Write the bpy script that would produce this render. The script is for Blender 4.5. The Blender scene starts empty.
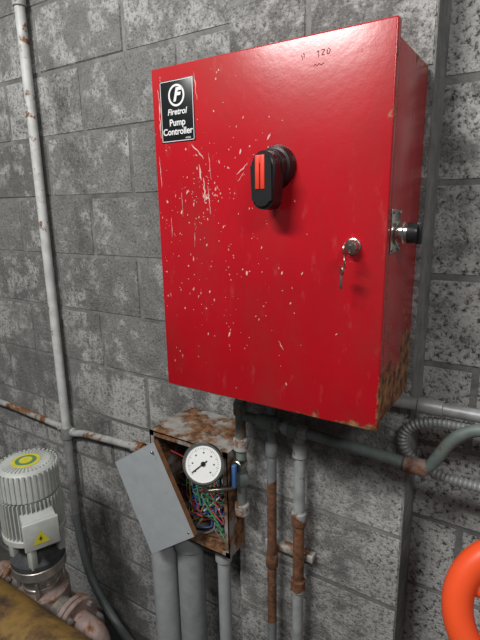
import bpy, bmesh, math, random
from mathutils import Vector, Matrix
random.seed(7)
H=1.7            # camera height above the floor; all local z are relative to it
DW=1.11          # back wall plane (m in front of camera)
DP=1.0           # pilaster face
scene=bpy.context.scene
scene.view_settings.view_transform='Standard'
coll=scene.collection

# ---------------------------------------------------------------- nodes
def newmat(name):
    m=bpy.data.materials.new(name); m.use_nodes=True
    nt=m.node_tree; b=nt.nodes['Principled BSDF']
    return m,nt,b
def coords(nt,scale=(1,1,1),rot=(0,0,0),loc=(0,0,0)):
    tc=nt.nodes.new('ShaderNodeTexCoord'); mp=nt.nodes.new('ShaderNodeMapping')
    mp.inputs['Scale'].default_value=scale; mp.inputs['Rotation'].default_value=rot; mp.inputs['Location'].default_value=loc
    nt.links.new(tc.outputs['Object'],mp.inputs['Vector']); return mp.outputs['Vector']
def noise(nt,scale,detail=4,rough=.6,vec=None,dist=0):
    n=nt.nodes.new('ShaderNodeTexNoise'); n.inputs['Scale'].default_value=scale
    n.inputs['Detail'].default_value=detail; n.inputs['Roughness'].default_value=rough; n.inputs['Distortion'].default_value=dist
    nt.links.new(vec if vec else coords(nt),n.inputs['Vector']); return n.outputs['Fac']
def rng(nt,val,a,b,c=0,d=1):
    n=nt.nodes.new('ShaderNodeMapRange'); nt.links.new(val,n.inputs['Value'])
    for i,v in zip(('From Min','From Max','To Min','To Max'),(a,b,c,d)): n.inputs[i].default_value=v
    return n.outputs['Result']
def mul(nt,a,b,op='MULTIPLY',clamp=False):
    n=nt.nodes.new('ShaderNodeMath'); n.operation=op; n.use_clamp=clamp
    for i,v in enumerate((a,b)):
        if isinstance(v,(int,float)): n.inputs[i].default_value=v
        else: nt.links.new(v,n.inputs[i])
    return n.outputs[0]
def mix(nt,fac,a,b,blend='MIX'):
    n=nt.nodes.new('ShaderNodeMix'); n.data_type='RGBA'; n.blend_type=blend
    for s,v in ((0,fac),(6,a),(7,b)):
        if isinstance(v,(int,float)): n.inputs[s].default_value=v
        elif isinstance(v,(tuple,list)): n.inputs[s].default_value=tuple(v)+((1,) if len(v)==3 else ())
        else: nt.links.new(v,n.inputs[s])
    return n.outputs[2]
def sepxyz(nt):
    tc=nt.nodes.new('ShaderNodeTexCoord'); s=nt.nodes.new('ShaderNodeSeparateXYZ')
    nt.links.new(tc.outputs['Object'],s.inputs[0]); return s.outputs
def bump(nt,b,h,strength=.5,dist=.002):
    n=nt.nodes.new('ShaderNodeBump'); n.inputs['Strength'].default_value=strength; n.inputs['Distance'].default_value=dist
    nt.links.new(h,n.inputs['Height']); nt.links.new(n.outputs['Normal'],b.inputs['Normal'])
def simple(name,col,rough=.5,metal=0,spec=None,var=.12,vs=40):
    m,nt,b=newmat(name)
    f=noise(nt,vs,4)
    c=mix(nt,rng(nt,f,.3,.7),tuple(x*(1-var) for x in col),tuple(min(1,x*(1+var)) for x in col))
    nt.links.new(c,b.inputs['Base Color']); b.inputs['Roughness'].default_value=rough; b.inputs['Metallic'].default_value=metal
    return m
RUST1=(.10,.038,.014); RUST2=(.28,.12,.045)
def rusty(name,base,lo=.52,hi=.58,scale=14,rough=.55,metal=0,dirt=.4,zband=None,r1=RUST1,r2=RUST2):
    """painted / galvanised metal with rust patches. zband=(za,zb,amount): extra rust between heights"""
    m,nt,b=newmat(name)
    n1=noise(nt,scale,8,.65)
    if zband:
        z=sepxyz(nt)[2]; a=rng(nt,z,zband[0]+H-.015,zband[0]+H+.015); c=rng(nt,z,zband[1]+H-.015,zband[1]+H+.015,1,0)
        n1=mul(nt,n1,mul(nt,mul(nt,a,c),zband[2]),'ADD')
    mask=rng(nt,n1,lo,hi)
    rc=mix(nt,rng(nt,noise(nt,60,5),.35,.65),r1,r2)
    bc=mix(nt,rng(nt,noise(nt,25,6),.35,.7),base,tuple(x*(1-dirt) for x in base))
    nt.links.new(mix(nt,mask,bc,rc),b.inputs['Base Color'])
    nt.links.new(rng(nt,mask,0,1,rough,.9),b.inputs['Roughness'])
    nt.links.new(rng(nt,mask,0,1,metal,0),b.inputs['Metallic'])
    bump(nt,b,mul(nt,mask,noise(nt,150,4)),.5,.0015)
    return m

def m_block():
    m,nt,b=newmat('concrete_block')
    g=nt.nodes.new('ShaderNodeNewGeometry'); isl=g.outputs['Random Per Island']
    xs=sepxyz(nt)
    right=rng(nt,xs[0],-.30,-.18,0,1)
    big=noise(nt,2.6,6,.62); med=noise(nt,15,8,.72); fine=noise(nt,120,4,.75); fine2=noise(nt,240,2,.6); grain=noise(nt,80,5,.75,coords(nt,loc=(3,1,7)))
    c=mix(nt,rng(nt,med,.32,.68),(.125,.124,.118),(.265,.262,.252))
    c=mix(nt,rng(nt,isl,0,1,0,.6),c,(.24,.24,.234))
    c=mix(nt,rng(nt,isl,0,.3,.55,0),c,(.105,.105,.101))
    # chalky paint / efflorescence patches
    off=mul(nt,isl,.05)
    topz=mul(nt,rng(nt,xs[2],H+.22,H+.3,0,.05),rng(nt,xs[0],-.72,-.66,0,1))
    low=mul(nt,rng(nt,xs[2],H-.9,H-.4,.04,0),mul(nt,mul(nt,right,.11),mul(nt,off,topz,'ADD'),'ADD'),'ADD')
    pm=mul(nt,rng(nt,mul(nt,mul(nt,big,.5),mul(nt,mul(nt,med,.5),low,'ADD'),'ADD'),.52,.59),rng(nt,grain,.38,.52))
    c=mix(nt,mul(nt,pm,rng(nt,right,0,1,.65,.8)),c,(.55,.55,.535))
    # dark stains
    st=noise(nt,3.0,6,.65,coords(nt,(1.4,1,.7),loc=(5,2,1)))
    c=mix(nt,rng(nt,st,.53,.68,0,.7),c,(.055,.053,.048))
    # pores and grains (open-textured block on the right)
    c=mix(nt,mul(nt,rng(nt,grain,.36,.46,1,0),rng(nt,right,0,1,.35,.95)),c,(.03,.029,.028))
    c=mix(nt,rng(nt,fine,.34,.43,.7,0),c,(.03,.029,.028))
    c=mix(nt,rng(nt,fine2,.57,.68,0,.35),c,(.46,.46,.45))
    nt.links.new(c,b.inputs['Base Color']); b.inputs['Roughness'].default_value=.92
    h=mul(nt,mul(nt,fine,.6),mul(nt,mul(nt,grain,.6),mul(nt,med,.4),'ADD'),'ADD'); bump(nt,b,h,1.0,.006)
    return m
def m_mortar():
    m,nt,b=newmat('mortar')
    c=mix(nt,rng(nt,noise(nt,22,7,.7),.35,.65),(.13,.13,.124),(.25,.248,.24))
    c=mix(nt,rng(nt,noise(nt,3.2,4,.6),.5,.7,0,.6),c,(.06,.06,.056))
    nt.links.new(c,b.inputs['Base Color']); b.inputs['Roughness'].default_value=.95
    bump(nt,b,noise(nt,140,4),.7,.003); return m
def m_floor():
    m,nt,b=newmat('floor_concrete')
    c=mix(nt,rng(nt,noise(nt,4,8,.7),.3,.7),(.025,.023,.02),(.10,.095,.085))
    nt.links.new(c,b.inputs['Base Color']); b.inputs['Roughness'].default_value=.7
    bump(nt,b,noise(nt,50,6),.5,.004); return m
def m_red(side=False):
    m,nt,b=newmat('red_enamel_side' if side else 'red_enamel')
    base=mix(nt,rng(nt,noise(nt,5,5,.6),.3,.7),(.38,.004,.010),(.45,.006,.014))
    xs=sepxyz(nt)
    # scattered paint drops, denser on the left of the door
    sc=noise(nt,60,5,.6,coords(nt,(1,1,.6),rot=(0,.2,0))); den=noise(nt,7,3,.6)
    den2=mul(nt,rng(nt,den,.4,.65,-.05,.05),rng(nt,xs[0],-.7,-.35,.025,-.11),'ADD')
    mask=rng(nt,mul(nt,sc,den2,'ADD'),.69,.73)
    c=mix(nt,mul(nt,mask,.7),base,(.62,.36,.33))
    # brownish film
    c=mix(nt,rng(nt,noise(nt,8,6,.65,coords(nt,(1,1,.5),loc=(2,0,3))),.48,.75,0,.42),c,(.20,.035,.028))
    c=mix(nt,mul(nt,rng(nt,xs[2],H+.10,H+.26,0,.28),noise(nt,5,5)),c,(.30,.10,.08))
    # pale dusty smears
    c=mix(nt,rng(nt,noise(nt,30,6,.7,coords(nt,(1,1,.35),rot=(0,.5,0),loc=(7,0,3))),.60,.76,0,.25),c,(.55,.17,.15))
    # rust low on the side / at the edges
    if side:
        lowm=rng(nt,xs[2],H-.39,H-.15,.27,-.12)
        back=mul(nt,rng(nt,xs[1],.88,1.0,0,.12),rng(nt,xs[2],H+.222,H+.240,0,.2),'ADD')
        ex=mul(nt,lowm,back,'ADD')
    else:
        e1=mul(nt,rng(nt,xs[2],H-.391,H-.368,.19,-.10),rng(nt,xs[0],-.42,-.220,-.12,.08),'ADD')
        e2=mul(nt,rng(nt,xs[0],-.226,-.215,-.12,.13),rng(nt,xs[2],H-.38,H-.18,.05,-.1),'ADD')
        ex=mul(nt,e1,e2,'MAXIMUM')
    rn=noise(nt,22,8,.7)
    rmask=rng(nt,mul(nt,rn,ex,'ADD'),.60,.66)
    c=mix(nt,rmask,c,mix(nt,rng(nt,noise(nt,45,5),.38,.66),(.05,.020,.010),(.42,.21,.08)))
    nt.links.new(c,b.inputs['Base Color'])
    nt.links.new(rng(nt,rmask,0,1,.25,.9),b.inputs['Roughness'])
    bump(nt,b,mul(nt,noise(nt,60,3),mul(nt,noise(nt,4,2),2),'ADD'),.10,.002)
    return m
MB=m_block(); MM=m_mortar(); MF=m_floor(); MR=m_red(); MRS=m_red(True)
M_black=simple('black_plastic',(.012,.012,.013),.35)
M_blacklab=simple('label_black',(.01,.011,.013),.3)
M_white=simple('label_white',(.75,.76,.76),.5,var=.04)
M_redhandle=simple('handle_red',(.75,.05,.025),.4)
M_chrome=simple('chrome',(.62,.60,.56),.22,1)
M_brass=simple('brass_key',(.45,.42,.36),.3,1)
M_scr=simple('dried_paint_drops',(.62,.38,.35),.6,var=.3,vs=60)
M_ink=simple('marker_ink',(.16,.006,.01),.6)
M_whitepipe=rusty('white_paint_pipe',(.60,.61,.60),.60,.66,18,zband=(.30,3,.07),dirt=.3)
M_galv=rusty('galvanised_pipe',(.38,.39,.39),.60,.66,18,.45,.3)
M_galvrust=rusty('galvanised_rusted',(.46,.47,.45),.50,.56,14,.6,.1)
M_green=rusty('green_copper_pipe',(.19,.235,.22),.56,.64,22,.6,.2,r1=(.10,.07,.05),r2=(.25,.18,.12))
M_pipeA=rusty('pipe_a_mix',(.20,.215,.22),.56,.62,18,.6,zband=(-1.12,-.70,.25),r1=(.07,.032,.018),r2=(.20,.085,.04))
M_pipeB=rusty('pipe_b_mix',(.36,.38,.38),.58,.64,18,.6,zband=(-.98,-.76,.25),r1=(.08,.034,.018),r2=(.22,.09,.04))
M_pvc=rusty('grey_pvc',(.38,.40,.41),.68,.74,12,.45,dirt=.2)
M_pvcd=rusty('grey_pvc_dark',(.31,.33,.34),.66,.74,12,.45,dirt=.25)
M_jbox=rusty('junction_box_rusted',(.36,.34,.31),.44,.52,12,.7,r1=(.05,.022,.011),r2=(.30,.14,.06))
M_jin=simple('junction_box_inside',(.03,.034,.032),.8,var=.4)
M_plate=rusty('grey_cover_plate',(.38,.41,.43),.64,.70,9,.5,dirt=.12)
M_platee=simple('cover_plate_rust_edge',(.20,.09,.04),.8,var=.4)
M_motor=rusty('motor_grey',(.52,.54,.51),.70,.76,14,.45,dirt=.18)
M_motord=simple('motor_dark',(.05,.055,.055),.6,var=.4)
M_steel=rusty('stainless_dull',(.58,.54,.49),.62,.72,20,.35,.75)
M_iron=rusty('rusty_casting',(.36,.27,.24),.48,.60,20,.7,.1)
M_yellow=simple('sticker_yellow',(.62,.55,.04),.5)
M_stgreen=simple('sticker_green',(.10,.22,.12),.5)
M_header=rusty('ochre_pipe',(.26,.15,.035),.47,.62,9,.6,r1=(.035,.018,.010),r2=(.12,.06,.025))
M_orange=simple('orange_red_paint',(.78,.080,.018),.38,var=.06,vs=15)
M_dial=simple('dial_white',(.80,.81,.80),.4,var=.02)
M_flex=simple('flex_conduit',(.27,.28,.28),.5,.3)
M_hose=simple('dark_conduit',(.15,.16,.165),.5)
M_blue=simple('blue_valve',(.05,.13,.30),.5)
WM=[simple('wire_'+n,c,.5) for n,c in (('red',(.42,.03,.03)),('green',(.05,.21,.10)),('blue',(.05,.13,.36)),('white',(.48,.48,.46)),('black',(.015,.015,.015)),('yellow',(.32,.25,.05)),('grey',(.16,.16,.16)))]

# ---------------------------------------------------------------- mesh helpers
def V(x,y,z): return Vector((x,y,z+H))
def empty(name,x,y,z):
    e=bpy.data.objects.new(name,None); e.location=V(x,y,z); e.empty_display_size=.05; coll.objects.link(e); return e
def fin(bm,name,mat,parent,smooth=True,ang=35,M=None,mats=None):
    if M is not None: bmesh.ops.transform(bm,matrix=M,verts=bm.verts)
    bmesh.ops.recalc_face_normals(bm,faces=bm.faces)
    me=bpy.data.meshes.new(name); bm.to_mesh(me); bm.free()
    for mm in (mats or [mat]): me.materials.append(mm)
    o=bpy.data.objects.new(name,me); coll.objects.link(o)
    if smooth:
        for p in me.polygons: p.use_smooth=True
        try: me.set_sharp_from_angle(angle=math.radians(ang))
        except Exception: pass
    if parent:
        o.parent=parent; o.matrix_parent_inverse=Matrix.Translation(-parent.location)
    return o
def bx(bm,x0,x1,y0,y1,z0,z1):
    r=bmesh.ops.create_cube(bm,size=1)
    bmesh.ops.scale(bm,vec=(x1-x0,y1-y0,z1-z0),verts=r['verts'])
    bmesh.ops.translate(bm,vec=((x0+x1)/2,(y0+y1)/2,(z0+z1)/2),verts=r['verts']); return r['verts']
def box(name,x0,x1,y0,y1,z0,z1,mat,parent,bev=.002,M=None,seg=2,rel=True):
    bm=bmesh.new(); o=H if rel else 0
    bx(bm,x0,x1,y0,y1,z0+o,z1+o)
    if bev: bmesh.ops.bevel(bm,geom=bm.edges[:],offset=bev,segments=seg,affect='EDGES',profile=.5)
    return fin(bm,name,mat,parent,M=M,ang=50)
def lathe(name,p0,p1,prof,mat,parent,seg=40,M=None):
    """prof: list of (t along axis in metres, radius)"""
    p0=Vector(p0);p1=Vector(p1); ax=(p1-p0).normalized(); q=ax.to_track_quat('Z','Y')
    bm=bmesh.new(); rings=[]
    for t,r in prof:
        rings.append([bm.verts.new(p0+q@Vector((r*math.cos(a),r*math.sin(a),t))) for a in [2*math.pi*i/seg for i in range(seg)]])
    for a,b in zip(rings,rings[1:]):
        for i in range(seg): bm.faces.new((a[i],a[(i+1)%seg],b[(i+1)%seg],b[i]))
    bm.faces.new(rings[0][::-1]); bm.faces.new(rings[-1])
    return fin(bm,name,mat,parent,M=M)
def cyl(name,p0,p1,r,mat,parent,bev=.0015,seg=32,M=None):
    L=(Vector(p1)-Vector(p0)).length; bev=min(bev,r*.4,L*.4)
    return lathe(name,p0,p1,[(0,r-bev),(bev,r),(L-bev,r),(L,r-bev)],mat,parent,seg,M)
def smoothpath(pts,n=10):
    P=[Vector(p) for p in pts]; P=[P[0]*2-P[1]]+P+[P[-1]*2-P[-2]]; out=[]
    for i in range(1,len(P)-2):
        a,b,c,d=P[i-1:i+3]
        for k in range(n):
            t=k/n; out.append(.5*((2*b)+(c-a)*t+(2*a-5*b+4*c-d)*t*t+(3*b-a-3*c+d)*t**3))
    out.append(P[-2]); return out
def bendpath(pts,R=.03,n=6):
    """polyline with rounded corners"""
    P=[Vector(p) for p in pts]; out=[P[0]]
    for a,b,c in zip(P,P[1:],P[2:]):
        u=(a-b).normalized(); w=(c-b).normalized(); r=min(R,(a-b).length*.45,(c-b).length*.45)
        s=b+u*r; e=b+w*r
        for k in range(n+1):
            t=k/n; out.append(s*(1-t)**2+b*2*t*(1-t)+e*t*t)
    out.append(P[-1]); return out
def sweep(name,path,r,mat,parent,seg=14,ribs=0,M=None):
    bm=bmesh.new(); rings=[]
    if ribs:   # even resampling for corrugation
        q=[path[0]]; acc=0; step=ribs/4
        for a,b in zip(path,path[1:]):
            L=(b-a).length; d=step-acc
            while d<=L: q.append(a.lerp(b,d/L)); d+=step
            acc=L-(d-step)
        path=q
    t0=(path[1]-path[0]).normalized(); up=Vector((0,0,1)) if abs(t0.z)<.9 else Vector((1,0,0))
    nrm=t0.cross(up).normalized()
    for i,p in enumerate(path):
        t=(path[min(i+1,len(path)-1)]-path[max(i-1,0)]).normalized()
        nrm=(nrm-t*nrm.dot(t)).normalized(); bn=t.cross(nrm)
        rr=r*(1 if not ribs else (1,.9,.74,.9)[i%4])
        rings.append([bm.verts.new(p+nrm*rr*math.cos(a)+bn*rr*math.sin(a)) for a in [2*math.pi*k/seg for k in range(seg)]])
    for a,b in zip(rings,rings[1:]):
        for i in range(seg): bm.faces.new((a[i],a[(i+1)%seg],b[(i+1)%seg],b[i]))
    bm.faces.new(rings[0][::-1]); bm.faces.new(rings[-1])
    return fin(bm,name,mat,parent,M=M,ang=60)
def text(name,s,size,loc,mat,parent,ext=.0003,align='CENTER',bold=0,rotz=0,shear=0):
    cu=bpy.data.curves.new(name,'FONT'); cu.body=s; cu.size=size; cu.align_x=align; cu.align_y='CENTER'; cu.extrude=ext; cu.offset=bold; cu.shear=shear
    o=bpy.data.objects.new(name+'_tmp',cu); coll.objects.link(o)
    dg=bpy.context.evaluated_depsgraph_get(); me=bpy.data.meshes.new_from_object(o.evaluated_get(dg))
    bpy.data.objects.remove(o)
    me.transform(Matrix.Translation(loc)@Matrix.Rotation(rotz,4,'Y')@Matrix.Rotation(math.pi/2,4,'X'))
    me.materials.clear(); me.materials.append(mat)
    ob=bpy.data.objects.new(name,me); coll.objects.link(ob)
    ob.parent=parent; ob.matrix_parent_inverse=Matrix.Translation(-parent.location); return ob

# ---------------------------------------------------------------- room shell
ZJ=.04   # a bed joint height (relative)
def blockwork(name,rows,face,back,core,jit=.0012):
    """rows: list of (z0, [(x0,x1),...]) ; core: mortar box"""
    bm=bmesh.new(); g=.0062
    for z0,cells in rows:
        for a,b in cells:
            j=random.uniform(-jit,jit)
            bx(bm,a+g+random.uniform(-.001,.001),b-g+random.uniform(-.001,.001),face+j,back,z0+g+H+random.uniform(-.001,.001),z0+.2-g+H+random.uniform(-.001,.001))
    bmesh.ops.bevel(bm,geom=bm.edges[:],offset=.0022,segments=2,affect='EDGES')
    for f in bm.faces: f.material_index=0
    vs=bx(bm,*core)
    for v in vs:
        for f in v.link_faces: f.material_index=1
    return fin(bm,name,None,None,mats=[MB,MM],ang=45)
rows=[]
nlow=9; nhigh=9
for k in range(-nlow,nhigh):
    z0=ZJ+.2*k
    off=-1.30 if k%2 else -1.10   # row just under ZJ (k=-1) has joint at -1.30
    cells=[]; i0=int((-4.2-off)/.4)
    x=off+.4*i0
    while x<2.2: cells.append((x,x+.4)); x+=.4
    rows.append((z0,cells))
blockwork('wall_back',rows,DW,DW+.15,(-4.4,2.4,DW+.0028,DW+.14,-0.06,H+2.0))
PX0,PX1=-.665,-.205
prow=[]
for k in range(-nlow,nhigh):
    z0=ZJ+.2*k
    prow.append((z0,[(PX0,PX1)] if k%2==0 else [(PX0,PX0+.2),(PX0+.2,PX1)]))
blockwork('wall_pilaster',prow,DP,DW+.002,(PX0+.004,PX1-.004,DP+.0028,DW+.002,-.05,H+2.0))
box('floor',-4.4,2.4,-2.5,DW+.004,-.1-H,-H,MF,None,bev=0)

# ---------------------------------------------------------------- controller cabinet
cab=empty('pump_controller_cabinet',-.45,.9,-.065)
FX0,FX1,FZ0,FZ1,FY=-.695,-.215,-.391,.264,.77
box('cabinet_body',FX0+.006,FX1-.004,FY+.022,DP-.002,FZ0+.004,FZ1-.018,MRS,cab,.004)
box('door_gasket',FX0+.012,FX1-.010,FY+.016,FY+.026,FZ0+.010,FZ1-.025,M_black,cab,0)
box('door',FX0,FX1,FY,FY+.019,FZ0,FZ1,MR,cab,.0035,seg=3)
LY=FY-.0012
def rectring(name,x0,x1,z0,z1,w,y,mat,parent,t=.0004):
    bm=bmesh.new()
    for a in ((x0,x1,z1-w,z1),(x0,x1,z0,z0+w),(x0,x0+w,z0,z1),(x1-w,x1,z0,z1)): bx(bm,a[0],a[1],y-t,y,a[2]+H,a[3]+H)
    return fin(bm,name,mat,parent,smooth=False)
box('label_plate',-.673,-.590,LY,FY+.0005,.125,.238,M_blacklab,cab,.0005)
rectring('label_border',-.6715,-.5915,.1265,.2365,.0011,LY,M_white,cab)
cyl('label_logo_disc',V(-.6315,LY-.0006,.2095),V(-.6315,LY,.2095),.0200,M_white,cab,.0001)
cyl('label_logo_inner',V(-.6315,LY-.0009,.2095),V(-.6315,LY-.0002,.2095),.0160,M_blacklab,cab,.0001)
text('label_logo_letter','F',.032,V(-.6315,LY-.0012,.2095),M_white,cab,bold=.0014,shear=.3)
text('label_name','Firetrol',.0155,V(-.6315,LY-.0004,.1800),M_white,cab,bold=.0003,shear=.2)
text('label_line_1','Pump',.0175,V(-.6315,LY-.0004,.1605),M_white,cab,bold=.0003)
text('label_line_2','Controller',.0170,V(-.6315,LY-.0004,.1440),M_white,cab,bold=.0003)
text('label_small_print','A-0001',.0045,V(-.606,LY-.0004,.1310),M_white,cab)
# handwritten marker scribble
bm=bmesh.new()
def stroke(pts,w=.0012):
    for a,b in zip(pts,pts[1:]):
        A=V(a[0],FY-.0003,a[1]); B=V(b[0],FY-.0003,b[1]); d=(B-A).normalized(); p=Vector((d.z,0,-d.x))*w/2
        bm.faces.new([bm.verts.new(v) for v in (A-p,A+p,B+p,B-p)])
for s in ([(-.368,.236),(-.3665,.229)],[(-.366,.2375),(-.3635,.2365),(-.364,.231)],
          [(-.342,.236),(-.339,.2375),(-.3385,.228)],[(-.334,.2365),(-.3325,.2385),(-.3285,.2375),(-.333,.2305),(-.328,.230)],
          [(-.324,.237),(-.3245,.231),(-.321,.230),(-.319,.236),(-.3225,.2385)],[(-.346,.2165),(-.344,.219),(-.341,.216),(-.338,.219),(-.334,.2165),(-.329,.2185)]): stroke(s)
fin(bm,'marker_scribble',M_ink,cab,smooth=False)
# dried paint drops, runs and a few scratches
bm=bmesh.new()
def streak(x,z,L,w,ang):
    d=Vector((math.sin(ang),0,-math.cos(ang))); p=Vector((d.z,0,-d.x)); n=max(4,int(L/.006)); prev=None; c=V(x,FY-.0003,z)
    for i in range(n+1):
        t=i/n; ww=w*math.sin(math.pi*(.1+.8*t))*random.uniform(.4,1.2); q=c+d*L*t+p*random.uniform(-.5,.5)*w
        cur=(bm.verts.new(q-p*ww/2),bm.verts.new(q+p*ww/2))
        if prev: bm.faces.new((prev[0],prev[1],cur[1],cur[0]))
        prev=cur
def blob(x,z,r,asp,ang):
    n=9; c=V(x,FY-.0003,z); vs=[]
    for i in range(n):
        a=2*math.pi*i/n; rr=r*random.uniform(.5,1.3); dx=rr*math.cos(a); dz=rr*asp*math.sin(a)
        vs.append(bm.verts.new(c+Vector((dx*math.cos(ang)+dz*math.sin(ang),0,-dx*math.sin(ang)+dz*math.cos(ang)))))
    bm.faces.new(vs)
for (x,z,L,w,a) in [(-.589,.245,.05,.002,.12),(-.678,.225,.09,.003,.02),(-.684,.10,.06,.0014,.05),(-.600,.118,.04,.0025,.8),(-.583,.08,.03,.0035,.1),
                    (-.474,.075,.03,.002,-.9),(-.482,.06,.02,.0014,-.7),(-.574,.055,.045,.004,.05),(-.565,.04,.055,.002,.1),(-.41,-.25,.02,.002,.6),(-.60,-.05,.03,.0013,-.1),(-.66,-.02,.04,.0012,.0),
                    (-.56,.10,.05,.0012,.08),(-.63,.03,.05,.0012,.02)]:
    streak(x,z,L,w,a)
for i in range(330):
    x=random.gauss(-.555,.09); z=random.gauss(-.05,.17)
    if random.random()<.16: x=random.gauss(-.57,.022); z=random.gauss(.03,.04)
    if not(-.688<x<-.23 and -.38<z<.255): continue
    if x<-.587 and .12<z<.242: continue
    blob(x,z,random.choice((.0006,.0007,.0009,.001,.0012,.0018)),random.choice((.6,1,1.2,2,3)),random.gauss(.05,.3))
fin(bm,'dried_paint_marks',M_scr,cab,smooth=False)
# rotary handle
hx,hz=-.412,.066
lathe('handle_escutcheon',V(hx,FY,hz),V(hx,FY-.03,hz),[(0,.036),(.004,.0365),(.012,.033),(.016,.0320),(.018,.028),(.030,.026)],M_black,cab,48)
bm=bmesh.new()
outline=[]
for i in range(13):
    a=math.pi*i/12; outline.append((hx+.0225*math.cos(a),.064+.025*math.sin(a)))
for i in range(13):
    a=math.pi+math.pi*i/12; outline.append((hx-.001+.019*math.cos(a),.009+.015*math.sin(a)))
y0,y1=FY-.056,FY-.022
A=[bm.verts.new(V(x,y0,z)) for x,z in outline]; B=[bm.verts.new(V(hx+(x-hx)*1.08,y1,.042+(z-.042)*1.04)) for x,z in outline]
bm.faces.new(A); bm.faces.new(B[::-1])
for i in range(len(A)): bm.faces.new((A[i],B[i],B[(i+1)%len(A)],A[(i+1)%len(A)]))
bmesh.ops.bevel(bm,geom=[e for e in bm.edges if all(v in A for v in e.verts)],offset=.005,segments=3,affect='EDGES')
fin(bm,'handle_grip',M_black,cab,ang=40)
box('handle_red_insert_1',hx-.0125,hx-.0045,y0-.0015,y0+.006,.027,.082,M_redhandle,cab,.0012)
box('handle_red_insert_2',hx-.0025,hx+.0055,y0-.0015,y0+.006,.027,.082,M_redhandle,cab,.0012)
box('handle_red_bridge',hx-.0125,hx+.0055,y0-.0012,y0+.006,.068,.082,M_redhandle,cab,.0012)
# lock + keys
kx,kz=-.270,-.068
lathe('lock_barrel',V(kx,FY,kz),V(kx,FY-.02,kz),[(0,.0135),(.003,.0135),(.004,.0115),(.016,.011),(.018,.009)],M_chrome,cab,36)
box('key_blade',kx-.001,kx+.001,FY-.030,FY-.016,kz-.003,kz+.003,M_brass,cab,.0003)
cyl('key_bow',V(kx-.0012,FY-.036,kz-.002),V(kx+.0012,FY-.036,kz-.002),.011,M_brass,cab,.0004)
def ring(name,c,axis,R,r,mat,parent,seg=32,M=None):
    axis=Vector(axis).normalized(); q=axis.to_track_quat('Z','Y')
    bm=bmesh.new(); rs=[]
    for i in range(seg):
        a=2*math.pi*i/seg; rs.append([bm.verts.new(Vector(c)+q@Vector(((R+r*math.cos(b))*math.cos(a),(R+r*math.cos(b))*math.sin(a),r*math.sin(b)))) for b in [2*math.pi*k/12 for k in range(12)]])
    for i in range(seg):
        A=rs[i];B=rs[(i+1)%seg]
        for k in range(12): bm.faces.new((A[k],A[(k+1)%12],B[(k+1)%12],B[k]))
    return fin(bm,name,mat,parent,M=M,ang=180)
ring('key_ring',V(kx,FY-.038,kz-.021),(.9,.3,.1),.011,.0011,M_brass,cab)
cyl('spare_key_bow',V(kx-.006,FY-.040,kz-.036),V(kx-.0035,FY-.0375,kz-.036),.008,M_brass,cab,.0004)
box('spare_key_blade',kx-.0065,kx-.0025,FY-.040,FY-.038,kz-.066,kz-.042,M_brass,cab,.0004)
# side selector switch
sy,sz=.822,-.045
box('selector_plate',FX1-.005,FX1-.0005,sy-.026,sy+.026,sz-.036,sz+.036,M_chrome,cab,.001)
lathe('selector_barrel',V(FX1-.003,sy,sz-.003),V(FX1+.03,sy,sz-.003),[(0,.021),(.007,.021),(.008,.018),(.016,.018),(.018,.016),(.024,.016)],M_chrome,cab,32)
lathe('selector_knob',V(FX1+.020,sy,sz-.003),V(FX1+.04,sy,sz-.003),[(0,.0175),(.010,.0165),(.016,.014)],M_black,cab,24)
box('selector_lever',FX1+.032,FX1+.042,sy-.004,sy+.004,sz-.021,sz+.015,M_black,cab,.002)
for i,(yy,zz) in enumerate(((sy-.021,sz+.031),(sy+.021,sz+.031),(sy-.021,sz-.031),(sy+.021,sz-.031))):
    cyl('selector_screw_%d'%(i+1),V(FX1-.001,yy,zz),V(FX1+.002,yy,zz),.003,M_chrome,cab,.0005,12)

# ---------------------------------------------------------------- wall standpipe and conduits on the back wall
wp=empty('wall_standpipe',-1.522,1.08,0)
cyl('painted_run',V(-1.522,1.08,-.86),V(-1.522,1.08,1.9),.0165,M_whitepipe,wp)
cyl('coupling_1',V(-1.522,1.08,.64),V(-1.522,1.08,.70),.0215,M_galvrust,wp)
cyl('coupling_2',V(-1.522,1.08,-.885),V(-1.522,1.08,-.835),.022,M_galv,wp)
cyl('lower_run',V(-1.522,1.08,-1.25),V(-1.522,1.08,-.86),.0165,M_galv,wp)
sweep('floor_bend',smoothpath([V(-1.522,1.08,-1.22),V(-1.50,1.075,-1.36),V(-1.44,1.065,-1.50),V(-1.30,1.05,-1.63),V(-1.16,1.04,-1.70)]),.0165,M_hose,wp)
hc=empty('wall_conduit',-1.5,1.085,-.84)
sweep('conduit_left_run',[V(-3.2,1.088,-.83),V(-1.9,1.088,-.835),V(-1.555,1.088,-.85)],.0125,M_galvrust,hc)
sweep('conduit_right_run',bendpath([V(-1.49,1.088,-.86),V(-1.43,1.088,-.845),V(-1.12,1.085,-.82),V(-.918,1.08,-.82)],.03),.0135,M_galvrust,hc)
cyl('conduit_elbow',V(-1.575,1.09,-.852),V(-1.49,1.09,-.858),.017,M_galvrust,hc)
cyl('conduit_union',V(-1.16,1.085,-.822),V(-1.11,1.085,-.82),.020,M_galvrust,hc)

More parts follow.
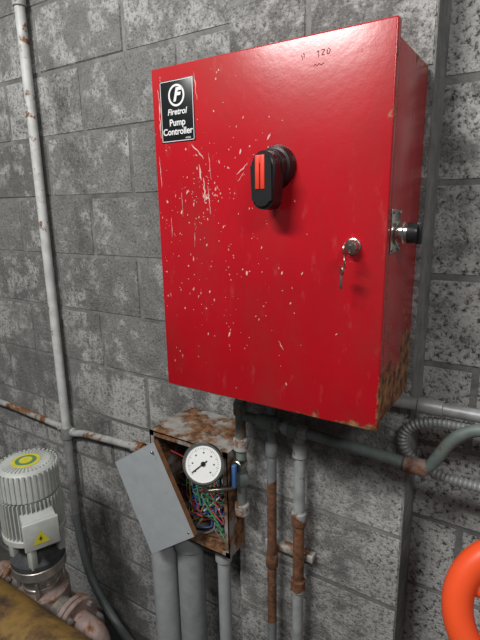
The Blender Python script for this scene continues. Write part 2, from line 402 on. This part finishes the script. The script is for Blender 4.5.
# ---------------------------------------------------------------- junction box
jb=empty('open_junction_box',-.77,1.0,-.785)
X0,X1,Y0,Y1,Z0,Z1=-.913,-.640,.92,1.106,-.945,-.625
XB=-.668
t=.004
bm=bmesh.new()
for a in ((X0,XB,Y0,Y1,Z1-t,Z1),(XB,X1,Y0,DP-.003,Z1-t,Z1),(X0,XB,Y0,Y1,Z0,Z0+t),(XB,X1,Y0,DP-.003,Z0,Z0+t),(X0,X0+t,Y0,Y1,Z0,Z1),(X1-t,X1,Y0,DP-.003,Z0,Z1),
          (X0,X1,Y0,Y0+.002,Z1-.016,Z1),(X0,X1,Y0,Y0+.002,Z0,Z0+.016),(X0,X0+.016,Y0,Y0+.002,Z0,Z1),(X1-.014,X1,Y0,Y0+.002,Z0,Z1)):
    bx(bm,a[0],a[1],a[2],a[3],a[4]+H,a[5]+H)
fin(bm,'enclosure_shell',M_jbox,jb,smooth=False)
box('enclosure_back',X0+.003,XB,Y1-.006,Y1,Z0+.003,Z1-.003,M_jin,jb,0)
box('terminal_block',-.83,-.70,1.07,1.10,-.80,-.74,M_motord,jb,.002)
for i in range(8): cyl('terminal_screw_%d'%(i+1),V(-.822+.016*i,1.066,-.77),V(-.822+.016*i,1.071,-.77),.004,M_brass,jb,.0005,10)
for i in range(56):
    a=Vector((random.uniform(-.86,-.67),random.uniform(1.0,1.07),random.uniform(-.80,-.66)+H))
    b=Vector((random.uniform(-.82,-.66),random.uniform(.93,1.0),random.uniform(-.935,-.80)+H))
    mids=[a.lerp(b,k/4)+Vector((random.gauss(0,.04),random.gauss(.0,.02),random.gauss(-.01,.035))) for k in (1,2,3)]
    for q in mids+[a,b]:
        q.x=min(max(q.x,-.89),-.65); q.y=min(max(q.y,.932),.985 if q.x>-.675 else 1.09); q.z=min(max(q.z,H-.935),H-.64)
    sweep('wire_%d'%(i+1),smoothpath([a]+mids+[b],7),random.choice((.0015,.0019,.0026)),random.choice(WM+[WM[0],WM[1],WM[2],WM[4],WM[0],WM[6]]),jb,8)
# hanging cover plate (tilted)
c=[V(-1.015,.886,-.737),V(-.854,.886,-.628),V(-.735,.886,-.890),V(-.897,.886,-1.011)]
bm=bmesh.new(); tilt=[-.002,.0,.012,.006]
A=[bm.verts.new(p+Vector((0,tilt[i]-.012,0))) for i,p in enumerate(c)]
B=[bm.verts.new(p+Vector((0,tilt[i]+.004,0))) for i,p in enumerate(c)]
bm.faces.new(A); bm.faces.new(B[::-1])
for i in range(4):
    f=bm.faces.new((A[i],B[i],B[(i+1)%4],A[(i+1)%4])); f.material_index=1
fin(bm,'hanging_cover_plate',None,jb,smooth=False,mats=[M_plate,M_platee])
cyl('plate_hinge_screw',V(-.86,.868,-.66),V(-.86,.925,-.66),.004,M_brass,jb,.001,12)
cyl('plate_screw_2',V(-.755,.884,-.886),V(-.755,.924,-.886),.004,M_brass,jb,.001,12)

# ---------------------------------------------------------------- pressure gauge
gc=V(-.674,.862,-.635); nrm=Vector((.42,-1,.38)).normalized()
pg=empty('pressure_gauge',gc.x,gc.y,gc.z-H)
zax=Vector((0,0,1)); uy=(zax-nrm*zax.dot(nrm)).normalized(); ux=uy.cross(nrm)
G=Matrix((( ux.x,uy.x,nrm.x,gc.x),(ux.y,uy.y,nrm.y,gc.y),(ux.z,uy.z,nrm.z,gc.z),(0,0,0,1)))
lathe('gauge_case',(0,0,-.035),(0,0,0),[(0,.044),(.003,.047),(.030,.048),(.032,.054),(.037,.0545),(.040,.052),(.040,.047),(.036,.0465)],M_chrome,pg,56,M=G)
cyl('gauge_dial',(0,0,-.002),(0,0,.002),.0465,M_dial,pg,.0003,56,M=G)
bm=bmesh.new()
for i in range(41):
    a=math.radians(225-270*i/40); L=.007 if i%5==0 else .004; w=.0009 if i%5==0 else .0005
    vs=bx(bm,-w/2,w/2,.041-L,.041,.002,.0024); bmesh.ops.rotate(bm,cent=(0,0,0),matrix=Matrix.Rotation(a-math.pi/2,3,'Z'),verts=vs)
fin(bm,'dial_ticks',M_black,pg,smooth=False,M=G)
for i in range(7):
    a=math.radians(225-270*i/6)
    bm=bmesh.new(); w=.0022
    bx(bm,.028*math.cos(a)-w,.028*math.cos(a)+w,.028*math.sin(a)-.0018,.028*math.sin(a)+.0018,.002,.0023)
    fin(bm,'dial_numeral_%d'%(i+1),M_motord,pg,smooth=False,M=G)
bm=bmesh.new(); vs=bx(bm,-.0014,.0014,-.013,.036,.003,.004); bmesh.ops.rotate(bm,cent=(0,0,0),matrix=Matrix.Rotation(math.radians(130),3,'Z'),verts=vs)
fin(bm,'gauge_needle',M_black,pg,smooth=False,M=G)
cyl('needle_hub',(0,0,.002),(0,0,.0055),.006,M_black,pg,.0005,20,M=G)
s0=G@Vector((0,-.045,-.018))
sweep('gauge_stem',bendpath([s0,s0+Vector((0,0,-.03)),V(-.640,.895,-.715),V(-.625,.925,-.72)],.02),.007,M_brass,pg)

# ---------------------------------------------------------------- instrument pipework under the cabinet
mp=empty('sensing_pipework',-.45,.95,-.6)
def pipe(name,pts,r,mat,par,R=.03): return sweep(name,bendpath([V(*p) for p in pts],R),r,mat,par,18)
yA=.962; dx=-.613
pipe('drop_pipe_1',[(dx,.945,-.393),(dx,.945,-.80)],.0135,M_green,mp)
for i,z in enumerate((-.44,-.50,-.60,-.70,-.79)):
    lathe('drop_fitting_%d'%(i+1),V(dx,.945,z-.018),V(dx,.945,z+.018),[(0,.017),(.004,.020),(.032,.020),(.036,.017)],M_green if i%2 else M_galvrust,mp,6 if i in(1,3) else 24)
cyl('isolating_valve_body',V(dx,.92,-.655),V(dx,.955,-.655),.016,M_brass,mp,.002)
box('isolating_valve_lever',dx-.006,dx+.006,.905,.918,-.71,-.645,M_blue,mp,.003)
pipe('green_header',[(-.60,.945,-.520),(-.44,.945,-.522),(-.19,.945,-.533)],.0125,M_green,mp)
lathe('header_tee_1',V(-.56,.945,-.521),V(-.50,.945,-.521),[(0,.016),(.004,.0185),(.056,.0185),(.06,.016)],M_green,mp,24)
lathe('header_tee_2',V(-.49,.945,-.522),V(-.425,.945,-.522),[(0,.015),(.004,.017),(.06,.017),(.065,.015)],M_galv,mp,24)
lathe('header_union',V(-.475,.945,-.522),V(-.445,.945,-.522),[(0,.016),(.004,.022),(.026,.022),(.03,.016)],M_green,mp,8)
pipe('header_offset',[(-.20,.943,-.533),(-.155,.943,-.533),(-.115,.943,-.455),(-.08,.943,-.425),(.0,.943,-.413),(.9,.943,-.400)],.0125,M_green,mp)
cyl('offset_elbow_lower',V(-.205,.944,-.533),V(-.155,.944,-.533),.0175,M_iron,mp,.004)
pipe('drop_pipe_2',[(-.531,yA,-.393),(-.531,yA,-1.70)],.0125,M_pipeA,mp)
pipe('drop_pipe_3',[(-.452,.96,-.53),(-.452,.96,-1.70)],.0145,M_pipeB,mp)
for i,z in enumerate((-.60,-.93)):
    lathe('drop_2_coupling_%d'%(i+1),V(-.531,yA,z-.02),V(-.531,yA,z+.02),[(0,.014),(.004,.0165),(.036,.0165),(.04,.014)],M_pipeA,mp,24)
for i,z in enumerate((-.58,-.77,-.97)):
    lathe('drop_3_coupling_%d'%(i+1),V(-.452,.96,z-.02),V(-.452,.96,z+.02),[(0,.016),(.004,.019),(.036,.019),(.04,.016)],M_pipeB,mp,24)
box('pipe_clamp',-.56,-.42,.976,1.0,-.905,-.885,M_galvrust,mp,.002)
ec=empty('electrical_conduit',-.1,.975,-.4)
pipe('conduit_run',[(-.30,.978,-.412),(-.20,.978,-.411),(.9,.978,-.400)],.0135,M_galv,ec)
cyl('conduit_coupling',V(-.19,.978,-.411),V(-.14,.978,-.410),.0165,M_galv,ec)
fx=empty('flexible_conduit',-.15,.985,-.47)
sweep('flex_hose',smoothpath([V(-.02,.985,-.441),V(-.10,.985,-.443),V(-.16,.984,-.446),V(-.200,.983,-.463),V(-.218,.983,-.495),V(-.205,.983,-.530),V(-.165,.984,-.555),V(-.10,.985,-.566),V(.1,.99,-.566),V(.5,1.0,-.56)],8),.0120,M_flex,fx,16,ribs=.009)
# ---------------------------------------------------------------- large conduits below the junction box
def duct(name,x,y,r,ztop,mat,collar=True):
    e=empty(name,x,y,(ztop-1.7)/2)
    cyl('run',V(x,y,-1.70),V(x,y,ztop),r,mat,e,.003,48)
    if collar: lathe('socket',V(x,y,ztop-.07),V(x,y,ztop),[(0,r+.001),(.006,r+.006),(.06,r+.007),(.07,r+.003)],mat,e,48)
duct('pvc_conduit',-.925,.965,.043,-.965,M_pvc,False)
duct('pvc_conduit',-.826,.975,.042,-.948,M_pvcd,True)
duct('pvc_conduit',-.700,.975,.019,-.946,M_pvc,True)

# ---------------------------------------------------------------- vertical multistage pump
pc=empty('vertical_multistage_pump',-1.36,.80,-1.25)
PXc,PYc=-1.36,.80
TM=Matrix.Translation((PXc,PYc,0))
lathe('fan_cover',V(PXc,PYc,-.90),V(PXc,PYc,-.78),[(0,.092),(.075,.092),(.088,.090),(.097,.082),(.100,.070),(.1005,.03)],M_motor,pc,56)
bm=bmesh.new()
for i in range(36):
    a=2*math.pi*i/36
    vs=bx(bm,.0905,.0955,-.0035,.0035,-.895+H,-.805+H)
    bmesh.ops.rotate(bm,cent=(0,0,0),matrix=Matrix.Rotation(a,3,'Z'),verts=vs)
    vs=bx(bm,.036,.075,-.002,.002,-.8025+H,-.797+H)
    bmesh.ops.rotate(bm,cent=(0,0,0),matrix=Matrix.Rotation(a,3,'Z'),verts=vs)
fin(bm,'fan_cover_ribs',M_motor,pc,smooth=False,M=TM)
cyl('cap_sticker_outer',V(PXc,PYc,-.7990),V(PXc,PYc,-.7965),.045,M_yellow,pc,.0005)
cyl('cap_sticker_inner',V(PXc,PYc,-.7970),V(PXc,PYc,-.7955),.033,M_stgreen,pc,.0003)
cyl('cap_sticker_centre',V(PXc,PYc,-.7960),V(PXc,PYc,-.7945),.021,M_yellow,pc,.0003)
cyl('motor_core',V(PXc,PYc,-1.03),V(PXc,PYc,-.90),.080,M_motor,pc)
bm=bmesh.new()
for i in range(44):
    vs=bx(bm,.075,.098,-.0018,.0018,-1.03+H,-.905+H)
    bmesh.ops.rotate(bm,cent=(0,0,0),matrix=Matrix.Rotation(2*math.pi*i/44,3,'Z'),verts=vs)
fin(bm,'motor_fins',M_motor,pc,smooth=False,M=TM)
cyl('motor_flange',V(PXc,PYc,-1.055),V(PXc,PYc,-1.03),.100,M_motor,pc,.004,48)
R=TM@Matrix.Rotation(math.radians(66),4,'Z')
box('terminal_box',-.05,.05,-.145,-.075,-1.025,-.935,M_motor,pc,.005,M=R)
box('terminal_box_lid',-.053,.053,-.153,-.140,-1.028,-.932,M_motor,pc,.004,M=R)
bm=bmesh.new(); vv=[bm.verts.new((x,-.1542,z+H)) for x,z in ((-.030,-1.008),(.022,-1.008),(-.004,-.962))]; bm.faces.new(vv)
fin(bm,'warning_triangle',M_yellow,pc,smooth=False,M=R)
bm=bmesh.new(); vv=[bm.verts.new((x-.022,-.1548,z+H-.022)) for x,z in ((.015,-.980),(.022,-.966),(.017,-.966),(.021,-.954),(.011,-.971),(.016,-.971))]; bm.faces.new(vv)
fin(bm,'warning_bolt',M_black,pc,smooth=False,M=R)
lathe('lantern_bottom',V(PXc,PYc,-1.16),V(PXc,PYc,-1.055),[(0,.088),(.018,.088),(.022,.07),(.045,.045),(.085,.045),(.088,.075),(.105,.085)],M_motord,pc,40)
for i in range(4):
    a=math.pi/4+i*math.pi/2; x=PXc+.075*math.cos(a); y=PYc+.075*math.sin(a)
    box('lantern_leg_%d'%(i+1),x-.012,x+.012,y-.012,y+.012,-1.15,-1.05,M_motor,pc,.004)
    cyl('tie_rod_%d'%(i+1),V(x,y,-1.33),V(x,y,-1.13),.006,M_steel,pc)
    cyl('tie_nut_%d'%(i+1),V(x,y,-1.145),V(x,y,-1.13),.012,M_steel,pc,.001,6)
cyl('pump_head',V(PXc,PYc,-1.20),V(PXc,PYc,-1.16),.088,M_steel,pc,.005,48)
lathe('stage_sleeve',V(PXc,PYc,-1.28),V(PXc,PYc,-1.20),[(0,.06),(.02,.06),(.022,.063),(.028,.063),(.03,.06),(.05,.06),(.052,.063),(.058,.063),(.06,.06),(.08,.06)],M_steel,pc,48)
cyl('base_casting',V(PXc,PYc,-1.42),V(PXc,PYc,-1.27),.09,M_iron,pc,.012,40)
cyl('port_barrel',V(PXc-.15,PYc,-1.335),V(PXc+.15,PYc,-1.335),.042,M_steel,pc)
box('base_foot',PXc-.11,PXc+.11,PYc-.09,PYc+.11,-1.45,-1.42,M_iron,pc,.006)
for sgn,nm in ((1,'outlet'),(-1,'inlet')):
    x=PXc+sgn*.15
    cyl(nm+'_flange_1',V(x,PYc,-1.335),V(x+sgn*.018,PYc,-1.335),.075,M_iron,pc,.003,40)
    cyl(nm+'_flange_2',V(x+sgn*.022,PYc,-1.335),V(x+sgn*.040,PYc,-1.335),.075,M_iron,pc,.003,40)
    for k in range(4):
        a=math.pi/4+k*math.pi/2
        cyl(nm+'_bolt_%d'%(k+1),V(x-sgn*.012,PYc+.058*math.cos(a),-1.335+.058*math.sin(a)),V(x+sgn*.055,PYc+.058*math.cos(a),-1.335+.058*math.sin(a)),.009,M_steel,pc,.001,6)
    pipe(nm+'_pipe',[(x+sgn*.03,PYc,-1.335),(x+sgn*.13,PYc,-1.335),(x+sgn*.13,PYc,-1.70)],.036,M_iron,pc,.07)
box('pump_plinth',PXc-.14,PXc+.14,PYc-.09,PYc+.14,-1.70,-1.45,MM,pc,.01)
# ---------------------------------------------------------------- ochre header pipe in the foreground
hp=empty('suction_header_pipe',-.8,.52,-1.3)
cyl('header_run',V(-3.4,.58,-1.19),V(.6,.58,-1.19),.095,M_header,hp,.004,56)
for i,x in enumerate((-2.4,-.9,.4)):
    box('saddle_%d'%(i+1),x-.04,x+.04,.52,.64,-1.70,-1.27,M_iron,hp,.004)
# ---------------------------------------------------------------- valve with orange handwheel
vv_=empty('gate_valve_with_handwheel',.04,.68,-.6)
wc=Vector((.040,.60,-.508+H))
wn=Vector((.12,-1,.35)).normalized()
ring('handwheel_rim',wc,wn,.088,.0195,M_orange,vv_,64)
q=wn.to_track_quat('Z','Y')
cyl('handwheel_hub',wc-wn*.03,wc+wn*.01,.022,M_orange,vv_,.003)
for k in range(5):
    a=math.radians(20+72*k); d=q@Vector((math.cos(a),math.sin(a),0))
    lathe('handwheel_spoke_%d'%(k+1),wc-wn*.015+d*.015,wc+d*.088,[(0,.013),(.04,.009),(.075,.011)],M_orange,vv_,16)
st=wc-wn*.17
cyl('valve_stem',st,wc+wn*.018,.008,M_steel,vv_)
lathe('valve_bonnet',st-wn*.06,st+wn*.06,[(0,.05),(.02,.05),(.022,.034),(.09,.026),(.12,.02)],M_orange,vv_)
vx,vy=st.x,st.y+.06
cyl('valve_riser',V(vx+.03,vy,-1.70),V(vx+.03,vy,-.45),.045,M_orange,vv_,.003,40)

# ---------------------------------------------------------------- lights
def area(name,loc,target,sx,sy,power,col=(1,1,1)):
    l=bpy.data.lights.new(name,'AREA'); l.shape='RECTANGLE'; l.size=sx; l.size_y=sy; l.energy=power; l.color=col
    o=bpy.data.objects.new(name,l); coll.objects.link(o); o.location=V(*loc)
    o.rotation_euler=(V(*target)-V(*loc)).to_track_quat('-Z','Y').to_euler(); return o
area('right_wall_fill_light',(-1.0,-.9,1.5),(-.6,1.0,-.2),1.0,.2,68,(1,.985,.96))
area('right_wall_fill_light',(1.3,-1.0,1.5),(0,1.0,-.3),.8,.2,25,(1,.985,.96))  # weak fill lamp, added to brighten the right wall
w=bpy.data.worlds.new('world'); scene.world=w; w.use_nodes=True
w.node_tree.nodes['Background'].inputs[0].default_value=(.9,.95,1,1); w.node_tree.nodes['Background'].inputs[1].default_value=.12

# ---------------------------------------------------------------- camera
f=475
Xc=Vector((760,100,-475)).normalized(); Zc=-Vector((36,1983,475)).normalized()
Zc=(Zc-Xc*Zc.dot(Xc)).normalized(); Yc=Zc.cross(Xc)
right=Vector((Xc.x,Yc.x,Zc.x)); down=Vector((Xc.y,Yc.y,Zc.y)); fwd=Vector((Xc.z,Yc.z,Zc.z))
cam=bpy.data.cameras.new('camera'); co=bpy.data.objects.new('camera',cam); coll.objects.link(co)
u=-down; b=-fwd
co.matrix_world=Matrix(((right.x,u.x,b.x,0),(right.y,u.y,b.y,0),(right.z,u.z,b.z,H),(0,0,0,1)))
cam.sensor_fit='VERTICAL'; cam.sensor_height=24; cam.lens=24*f/640; cam.clip_start=.02
scene.camera=co
